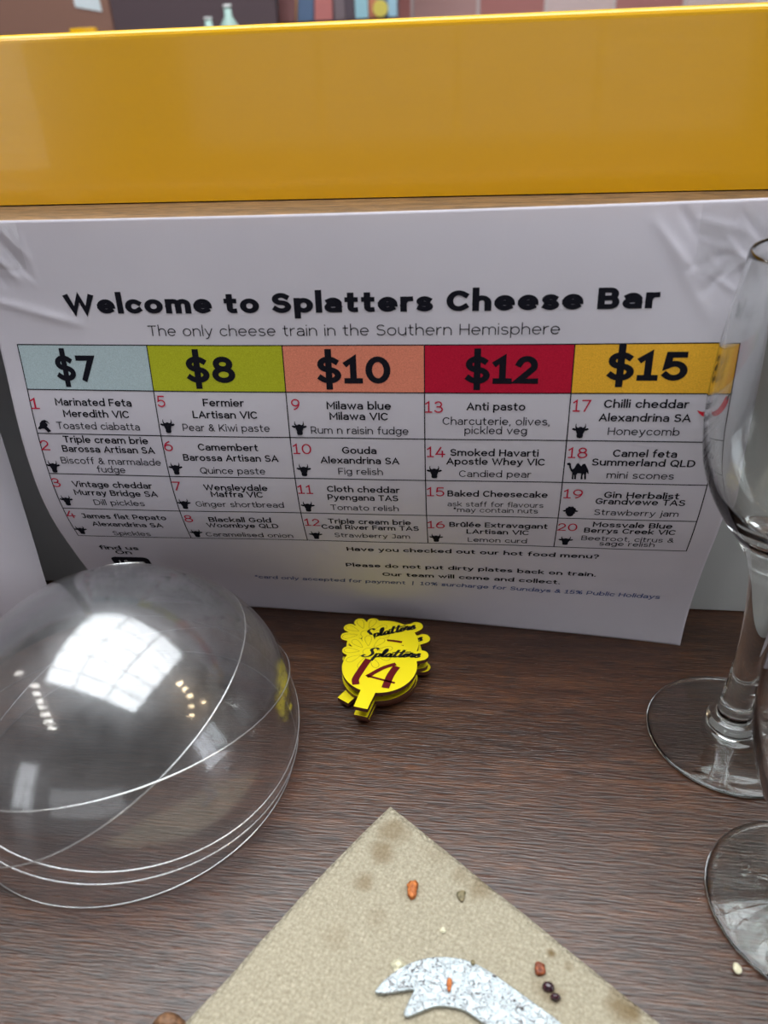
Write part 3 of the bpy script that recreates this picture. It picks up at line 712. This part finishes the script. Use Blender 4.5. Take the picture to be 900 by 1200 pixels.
# chilli mark
ch = catmull([(0, 0), (2.2, .5), (4.6, -.6), (6.4, -3.0), (7.6, -5.4), (8.9, -5.0), (8.8, -3.0), (7.6, -.2), (5.2, 2.0), (2.4, 2.2)], 4, True)
v, f = inkpoly([(277.9+x*.98, 73.2+y*1.05) for x, y in ch], .2); cm = link('chilli_mark', v, f, K_chili, ent[(4, 0)])
v, f = ribbon([(286.0, 68.6), (286.6, 66.9), (287.4, 66.2)], .7, .7); v, f = flat((v, f), .22); link('chilli_stem_mark', v, f, K_stem, ent[(4, 0)])
# badge with white lettering
def rrect(x0, x1, y0, y1, r):
    return [(cx+r*cos(R(a)), cy+r*sin(R(a))) for cx, cy, a0 in ((x1-r, y1-r, 0), (x0+r, y1-r, 90), (x0+r, y0+r, 180), (x1-r, y0+r, 270)) for a in range(a0, a0+91, 15)]
v, f = inkpoly(rrect(17.0, 36.5, 162.6, 176, 2.6), .12); bd = link('black_badge', v, f, K_black, sheet)
link('badge_lettering', *ptext('Uber', 20.5, 33.0, 169.6, 4.0, .11, off=.2), K_white, bd)
# clear tape over the wrinkled corners
for (u0, u1, s0, s1) in ((.5, 20, .5, 18), (270, 296.5, .5, 24)):
    v, f = pgrid(u0, u1, s0, s1, 1.5, .3); link('clear_tape', v, f, M_tape, sheet, True)

# neighbouring sheet at the left
prof = catmull([(288.2, 205), (287.6, 170), (286.9, 111), (286.2, 81), (285.2, 51), (284.4, 34), (285.5, 15), (287.5, .3)], 6)
V, F = [], []; nu = 12
for (y, z) in prof:
    for i in range(nu+1): V.append((-511+297*i/nu, y+(1.2*sin(i*.5)*sin(z*.015) if i < nu else 0), z))
for j in range(len(prof)-1):
    for i in range(nu): a = j*(nu+1)+i; F.append((a, a+nu+1, a+nu+2, a+1))
ls = link('blank_sheet', V, F, M_paper, smooth=True); tag(ls, 'white sheet at the far left edge, beside the grey gap', 'sheet')
so = ls.modifiers.new('solidify', 'SOLIDIFY'); so.thickness = .00018; so.offset = -1

# ------------------------------------------------------------------ clear domes: nested, each tipped its own way
DC = Vector((-141.4, 209.4, 15.0))
def dome(label, n, off, rad, roll_=0):
    n = Vector(n).normalized(); q = n.to_track_quat('Z', 'Y'); e = empty('dome_cover', DC, q.to_euler())
    tag(e, label, 'dome', 'clear plastic domes nested together')
    prof = []; t0 = math.asin(max(-1, min(1, off/rad)))
    for i in range(33):
        a = t0+(pi/2-t0)*i/32; prof.append((max(rad*cos(a), .01), rad*sin(a)))
    v, f = lathe(prof, 128, False); link('dome_shell', v, f, M_dome, e, True)
    rr = rad*cos(t0); m = []
    ring = [(rr*cos(2*pi*i/128), rr*sin(2*pi*i/128), off) for i in range(128)]
    v, f = tube(ring, .33, 8, True); link('rim', v, f, M_rim, e, True)
    return e, q
# (normal, plane offset from centre, radius)
base, _ = dome('clear domed cover at the bottom of the nest, rim flat on the counter', (0, 0, 1), -14.4, 68.2)
dome('clear dome nested second, rim just above the counter', (.19, .0, .98), 4.4, 68.8)
dome('clear dome in the middle of the nest, rim dipping to the left', (.24, -.05, .97), 15.4, 69.4)
d4, q4 = dome('clear dome tipped far to the left, rim curving up its right side', (-.42, -.08, .90), 18.8, 70.0)
d5, q5 = dome('outermost clear dome, rim crossing low from left to right', (-.14, .25, .96), 15.2, 70.6)
# finger holes with raised lips
def lip(px_dir, q, rad, w_, h_, parent, ang):
    d = Vector(px_dir).normalized(); loc = q.inverted() @ (d*rad)
    dq = (q.inverted() @ d).to_track_quat('Z', 'Y')
    pts = [tuple(dq @ Vector((w_*cos(a)*cos(ang)-h_*sin(a)*sin(ang), w_*cos(a)*sin(ang)+h_*sin(a)*cos(ang), -.0))+loc) for a in [2*pi*i/32 for i in range(32)]]
    link('finger_hole_lip', *tube(pts, .55, 8, True), M_rim, parent, True)
lip((-.83, .16, .60), q5, 70.6, 5.5, 2.2, d5, .9)
lip((-.17, .66, .76), q5, 70.5, 9.0, 5.5, d5, .1)

# ------------------------------------------------------------------ stemmed glasses
def stemglass(label, x, y, outer, inner, foot):
    e = empty('wine_glass', (x, y, .15)); tag(e, label, 'glass', 'stemmed glasses at the right')
    fo = catmull(outer, 5); fi = catmull(inner, 5)
    prof = foot+fo+fi
    v, f = lathe(prof, 144, False)
    # open profile from the axis under the foot, over the rim, to the axis inside the bowl
    o = link('glass_body', v, f, M_glass, e, True)
    b = bmesh.new(); b.from_mesh(o.data); bmesh.ops.remove_doubles(b, verts=b.verts, dist=.00003); bmesh.ops.recalc_face_normals(b, faces=b.faces); b.to_mesh(o.data); b.free()
    return e
foot1 = [(0.0, 3.6), (9, 3.4), (18, 2.5), (26, 1.1), (30.5, .05), (32.6, .1)]
stemglass('tall clear wine glass standing in front of the menu sheet', 106.5, 244.5,
    [(33.4, .9), (32.7, 1.8), (26, 3.0), (18, 4.5), (12.0, 5.6), (9.9, 7.0), (10.4, 9.2), (9.3, 11.4), (7.0, 12.8), (6.6, 17), (6.1, 25), (5.4, 38), (5.2, 50), (5.7, 62), (6.6, 73), (8.0, 83), (10.4, 90), (15.2, 98), (21.5, 106.5), (27.2, 116.5), (31, 127), (33.0, 140), (33.4, 150), (33.0, 162), (31.9, 176), (30.2, 190), (29.4, 197.2)],
    [(29.0, 197.8), (28.5, 197.0), (29.3, 189), (31.0, 176), (32.0, 162), (32.3, 150), (31.8, 140), (29.6, 128), (25.6, 118), (19.6, 109), (12.5, 102.5), (6.0, 99.2), (0.0, 98.2)], foot1)
stemglass('short clear wine glass nearest the camera, foot beside the white crumb', 113.6, 168.2,
    [(33.0, 1.0), (32.3, 2.0), (26, 3.1), (17, 4.8), (11, 6.2), (7.0, 9), (5.6, 15), (5.4, 24), (6.4, 32), (9.5, 38), (16, 43.5), (23.2, 50), (28.5, 62), (31.8, 75), (33.0, 88), (32.8, 102), (31.2, 118), (29.0, 134)],
    [(28.6, 134.6), (28.1, 133.8), (30.2, 118), (31.7, 102), (31.9, 88), (30.6, 76), (27.2, 63.5), (21.6, 53), (14.0, 47), (6.0, 44), (0.0, 43.4)], foot1)

# ------------------------------------------------------------------ stack of yellow paddle tags
TH = 2.0
def tag_outline():
    shapes_ = []
    fc = (-6.5, 9.0)
    pet = []
    for k in range(9):
        a = R(18+40*k); L_ = 11.6
        pet.append([(fc[0]+cos(a)*(4.0+(L_-4.0)*(.5-.5*cos(pi*j/6)))-sin(a)*w_, fc[1]+sin(a)*(4.0+(L_-4.0)*(.5-.5*cos(pi*j/6)))+cos(a)*w_) for j, w_ in []])
    circles = [((0, 0), 17.2)]
    for k in range(9):
        a = R(18+40*k)
        for d, r in ((9.4, 3.0), (7.5, 2.7), (5.5, 2.2)): circles.append(((fc[0]+cos(a)*d, fc[1]+sin(a)*d), r))
    for i in range(9): circles.append(((-8+i*3.3, 7.0+i*.18), 3.0))          # word plaque
    for c in ((18.4, 8.6),): circles.append((c, 3.4))
    ux, uy = -.178, -.984
    rect = [(-3.1, 12), (3.1, 12), (3.1, 27.0), (-3.1, 27.0)]
    hp = [(x*uy*-1+ux*d, x*ux+uy*d) for x, d in rect]
    out = []
    for i in range(300):
        a = 2*pi*i/300; dx, dy = cos(a), sin(a); best = 0
        for (cx, cy), r in circles:
            b_ = dx*cx+dy*cy; D = b_*b_-(cx*cx+cy*cy-r*r)
            if D >= 0: best = max(best, b_+math.sqrt(D))
        out.append((dx*best, dy*best, a))
    # splice the handle in
    ha = math.atan2(uy, ux) % (2*pi); keep = [(x, y) for x, y, a in out if abs(((a-ha+pi) % (2*pi))-pi) > math.asin(3.1/17.2)]
    # keep list is ordered by angle; find insertion where the gap lies
    ang = [a for x, y, a in out if abs(((a-ha+pi) % (2*pi))-pi) > math.asin(3.1/17.2)]
    idx = next(i for i in range(len(ang)) if ang[i] > ha)
    px, py = -uy, ux
    e0 = (ux*27-px*3.1, uy*27-py*3.1); e1 = (ux*27+px*3.1, uy*27+py*3.1)
    a0 = math.atan2(e0[1], e0[0]) % (2*pi); a1 = math.atan2(e1[1], e1[0]) % (2*pi)
    ins = [e0, e1] if a0 < a1 else [e1, e0]
    return keep[:idx]+ins+keep[idx:], fc
TAG_OUT, TAG_FC = tag_outline()
def script_word():
    # brush script wordmark, centre lines in units of x-height 1, slanted
    S = [[(1.55, 2.25), (1.25, 2.6), (.75, 2.45), (.62, 1.95), (.95, 1.45), (1.12, .9), (.85, .25), (.3, .02), (-.25, .25), (-.1, .62)]]
    p = [[(1.75, 1.0), (1.62, -.95)], [(1.68, .7), (2.05, 1.05), (2.4, .8), (2.3, .2), (1.95, .0), (1.68, .2)]]
    l = [[(2.3, .1), (2.75, .5), (3.05, 1.6), (2.95, 2.3), (2.75, 1.8), (2.78, .4), (3.0, .02), (3.3, .3)]]
    a = [[(4.1, .9), (3.7, 1.05), (3.35, .55), (3.5, .05), (3.85, .2), (4.1, .95), (4.05, .2), (4.25, .02), (4.5, .35)]]
    t1 = [[(4.85, 2.0), (4.65, .4), (4.85, .02), (5.15, .3)], [(4.3, 1.32), (5.3, 1.42)]]
    t2 = [[(5.7, 2.0), (5.5, .4), (5.7, .02), (6.0, .3)], [(5.2, 1.42), (6.6, 1.52)]]
    e = [[(6.0, .4), (6.5, .6), (6.6, .95), (6.3, 1.05), (6.05, .5), (6.25, .03), (6.75, .3)]]
    r = [[(6.75, .3), (7.02, 1.25), (7.15, .92), (7.55, .98), (7.3, .35), (7.42, .02), (7.75, .3)]]
    s = [[(7.75, .3), (8.25, 1.1), (8.3, .6), (8.45, .2), (8.1, -.02), (7.8, .15)]]
    V, F = [], []
    for grp in (S, p, l, a, t1, t2, e, r, s):
        for st in grp:
            q = catmull(st, 5) if len(st) > 2 else st
            v, f = ribbon([(x+y*.28, y) for x, y in q], .50, .22)
            n = len(V); V += v; F += [tuple(i+n for i in g) for g in f]
    return V, F
WV, WF = script_word()
def teardrop(cx, cy, a, l0, l1, w_):
    pts = []
    for i in range(20):
        t_ = 2*pi*i/20; x = (l0+l1)/2-(l1-l0)/2*cos(t_); y = w_*sin(t_)*(.25+.75*(x-l0)/(l1-l0))
        pts.append((cx+x*cos(a)-y*sin(a), cy+x*sin(a)+y*cos(a)))
    return pts
def brush(pts, w0):
    q = catmull(pts, 5); return ribbon(q, w0, w0*.8)
NUM14 = [([(-6.1, 2.6), (-8.0, -3.5), (-9.6, -9.2), (-9.3, -11.6)], 3.3), ([(6.3, 1.3), (1.5, -1.6), (-4.0, -6.9)], 2.3), ([(-4.0, -7.2), (1.0, -8.6), (7.6, -10.4)], 1.35), ([(7.4, -1.2), (5.6, -6.5), (4.6, -12.6)], 3.5)]
NUM7 = [([(3.0, 1.6), (6.0, .4), (8.6, -.9)], 1.6), ([(8.0, -4), (4, -10), (1, -13)], 2.4)]
def paddle(label, x, y, rz, z, num, logo=True):
    e = empty('paddle_tag', (x, y, z), (0, 0, R(rz))); tag(e, label, 'tag', 'stacked yellow paddle tags')
    v, f = prism(TAG_OUT, 0, TH); n = len(f)
    o = link('tag_body', v, f, [M_tagedge, M_tagtop], e, mi=[0, 1]+[0]*(n-2))
    z1 = TH+.03
    parts = []
    for k in range(9): parts.append(ribbon(teardrop(TAG_FC[0], TAG_FC[1], R(18+40*k), 4.2, 11.6, 2.3), .22, .22, True))
    parts.append(ribbon([(TAG_FC[0]+2.6*cos(R(a)), TAG_FC[1]+2.6*sin(R(a))) for a in range(0, 360, 30)], .22, .22, True))
    v, f = join(parts); link('engraved_flower', [(a, b, z1) for a, b in v], f, M_engrave, e)
    c_, s_ = cos(R(3.7)), sin(R(3.7)); sc = 2.55
    link('logo_lettering', [(-8.3+(a*sc*1.19)*c_-(b*sc*.95)*s_, 5.2+(a*sc*1.19)*s_+(b*sc*.95)*c_, z1+.12) for a, b in WV], WF, M_tagink, e)
    if num:
        v, f = join([brush(p, w_) for p, w_ in num]); link('number_mark', [(a, b, z1+.08) for a, b in v], f, M_tagnum, e)
    return e
paddle('yellow paddle tag at the bottom of the stack, squarely under the top ones', -44.6, 265.0, 0, .1, None)
paddle('yellow paddle tag turned left, its short handle sticking out at lower left', -45.4, 269.2, -21, .1+TH*1.03, None)
paddle('yellow paddle tag directly below the one marked 14, handle just showing', -44.8, 262.2, 0, .1+TH*2.06, None)
paddle('yellow paddle tag at the back of the stack, only its right tip showing', -43.4, 275, 8, .1+TH*3.09, None)
paddle('upper yellow paddle tag behind the top one, its wordmark tilted upward', -45.2, 278.6, 18, .1+TH*4.12, NUM7)
paddle('top yellow paddle tag with dark red hand-painted 14', -44.3, 261.0, 0, .1+TH*5.15, NUM14)

# ------------------------------------------------------------------ napkin, knife, crumbs
c0 = Vector((-31.9, 194.8)); dl = Vector((-53.6, -84.0)).normalized(); dr = Vector((88.8, -68.7)).normalized()
N1, N2 = 60, 60; V, F = [], []
random.seed(7)
def nap(i, j, top):
    a, b_ = 165*i/N1, 165*j/N2; p = c0+dl*a+dr*b_
    bow = -.9*sin(pi*a/80) if a < 80 else 0
    p = p+dr*(bow*math.exp(-b_/12))*1.2
    z = .25+.35*(1-math.exp(-min(a, b_)/4))+.25*sin(a*.11+b_*.07)**2+.12*sin(b_*.23)
    edge = min(a, b_); 
    if a < 9 or b_ < 9: z += .25*math.exp(-((edge-7)/1.2)**2)
    return (p.x, p.y, max(.12, z)+(0 if top else -.1)+.1)
for i in range(N1+1):
    for j in range(N2+1): V.append(nap(i, j, True))
for i in range(N1):
    for j in range(N2): a = i*(N2+1)+j; F.append((a, a+N2+1, a+N2+2, a+1))
nk = link('paper_napkin', V, F, M_napkin, smooth=True); tag(nk, 'stained brown paper napkin, corner pointing at the menu sheet', 'napkin')
b = bmesh.new(); b.from_mesh(nk.data); bmesh.ops.recalc_face_normals(b, faces=b.faces)
if sum(f.normal.z for f in b.faces) < 0: bmesh.ops.reverse_faces(b, faces=b.faces)
b.to_mesh(nk.data); b.free()
so = nk.modifiers.new('solidify', 'SOLIDIFY'); so.thickness = .00022; so.offset = 1
# embossed plies: a second folded layer below, peeking out
V = []
for i in range(N1+1):
    for j in range(N2+1):
        x, y, z = nap(i, j, True); V.append((x+dl.x*.5+dr.x*.7, y+dl.y*.5+dr.y*.7, .06+(z-.1)*.25))
ply = link('lower_ply', V, F, M_napkin, nk, True)

K = [(-28.6, 124.9), (-26.8, 127.7), (-23.2, 131.4), (-18.4, 134.7), (-13.0, 136.9), (-7.6, 137.8), (-1.0, 137.6), (4.0, 136.0), (8.6, 133.9)]
Kt = catmull(K, 4)+[(26.8, 122.9), (44, 109.5), (37.5, 101.0), (3.4, 120.4)]
Kb = catmull([(3.4, 120.4), (-.6, 122.3), (-4.6, 122.9), (-9.4, 122.6), (-13.4, 120.8), (-17.9, 118.7), (-18.9, 119.6), (-18.4, 121.5), (-16.4, 126.6)], 3)[1:]+catmull([(-16.4, 126.9), (-20.5, 125.9), (-26.2, 124.5), (-28.6, 124.9)], 3)[1:-1]
KO = Kt+Kb
kn = empty('cheese_knife', (8, 127, 1.5)); tag(kn, 'greasy steel cheese knife with forked hooked tip lying on the napkin', 'knife')
v, f = prism([(x-8, y-127) for x, y in KO], 0, 1.5)
ko = link('blade', v, f, M_steel, kn)
bv = ko.modifiers.new('bevel', 'BEVEL'); bv.width = .0003; bv.segments = 2; bv.limit_method = 'ANGLE'
kd = Vector((37.5-3.4, 101-120.4)).normalized(); kc = Vector((40.8, 105.2)); kp = Vector((-kd.y, kd.x))
pr = [(-3, 5.0), (6, 5.6), (40, 6.6), (80, 7.2), (92, 5.5), (96, 2.5)]
ho = [tuple(kc+kd*d+kp*w_) for d, w_ in pr]+[tuple(kc+kd*d-kp*w_) for d, w_ in reversed(pr)]
v, f = prism([(x-8, y-127) for x, y in ho], -.4, 4.2); hd = link('knife_handle', v, f, M_metal, kn)
bv = hd.modifiers.new('bevel', 'BEVEL'); bv.width = .0016; bv.segments = 3; bv.limit_method = 'ANGLE'

def crumb(name, label, cat, x, y, z, sx, sy, sz, m, seed, sub=3, rough=.22, group=None):
    random.seed(seed); b = bmesh.new(); bmesh.ops.create_icosphere(b, subdivisions=sub, radius=1)
    ph = [random.uniform(0, 6) for _ in range(9)]
    for v_ in b.verts:
        c_ = v_.co; k = 1+rough*(sin(c_.x*3.1+ph[0])+sin(c_.y*3.7+ph[1])+sin(c_.z*4.3+ph[2])+.6*sin(c_.x*8+ph[3])*sin(c_.y*9+ph[4])+.5*sin(c_.z*11+ph[5]))/2.2
        v_.co = Vector((c_.x*k*sx, c_.y*k*sy, c_.z*k*sz))*MM
    mz = min(v_.co.z for v_ in b.verts)
    for v_ in b.verts: v_.co.z -= mz
    me = bpy.data.meshes.new(name); b.to_mesh(me); b.free(); me.materials.append(m)
    me.polygons.foreach_set('use_smooth', [True]*len(me.polygons))
    o = bpy.data.objects.new(name, me); col.objects.link(o); o.location = (x*MM, y*MM, z*MM); tag(o, label, cat, group); return o
crumb('food_crumb', 'orange crumb on the napkin below its top corner', 'crumb', -20.3, 160.2, .75, 2.2, 2.4, 1.0, M_orange, 1, rough=.5)
crumb('food_crumb', 'small olive grey crumb on the napkin right of the orange one', 'crumb', -3.2, 160.0, .75, 1.1, 1.5, .6, M_olive, 2, rough=.5)
crumb('food_crumb', 'tiny white crumb alone on the middle of the napkin', 'crumb', -8.6, 147.4, .75, 1.0, .8, .5, M_cream, 3, rough=.35)
crumb('cheese_crumb', 'cream cheese crumb touching the hooked tip of the knife', 'crumb', -22.3, 134.0, .8, 2.2, 2.0, .8, M_cream, 4, rough=.5)
crumb('food_crumb', 'red brown crumb on the napkin above the dark berries', 'crumb', 22.9, 137.7, .8, 1.8, 2.0, .9, M_nut, 5, rough=.32)
crumb('dark_berry', 'glossy dark berry crumb, the upper of the two', 'berry', 25.1, 132.4, .8, 1.8, 1.5, 1.4, M_berry, 6, rough=.14)
crumb('dark_berry', 'glossy dark berry crumb, the lower of the two', 'berry', 27.1, 129.3, .8, 1.7, 1.2, 1.3, M_berry, 7, rough=.1)
crumb('food_crumb', 'small orange crumb stuck on the knife blade', 'crumb', -5.6, 129.0, 3.02, .9, 1.7, .6, M_orange, 8)
crumb('food_crumb', 'white crumb on the bare counter beside the nearest glass foot', 'crumb', 84.6, 144.6, .02, 1.3, 1.8, .9, M_cream, 9, rough=.1)
crumb('food_crumb', 'brown crumb at the lower left edge of the napkin', 'crumb', -89.8, 109.6, .02, 4.6, 3.0, 2.4, M_brown, 10)
crumb('food_crumb', 'dark speck on the upper edge of the knife blade', 'crumb', 1.6, 136.6, 3.02, .8, .8, .35, M_olive, 11)
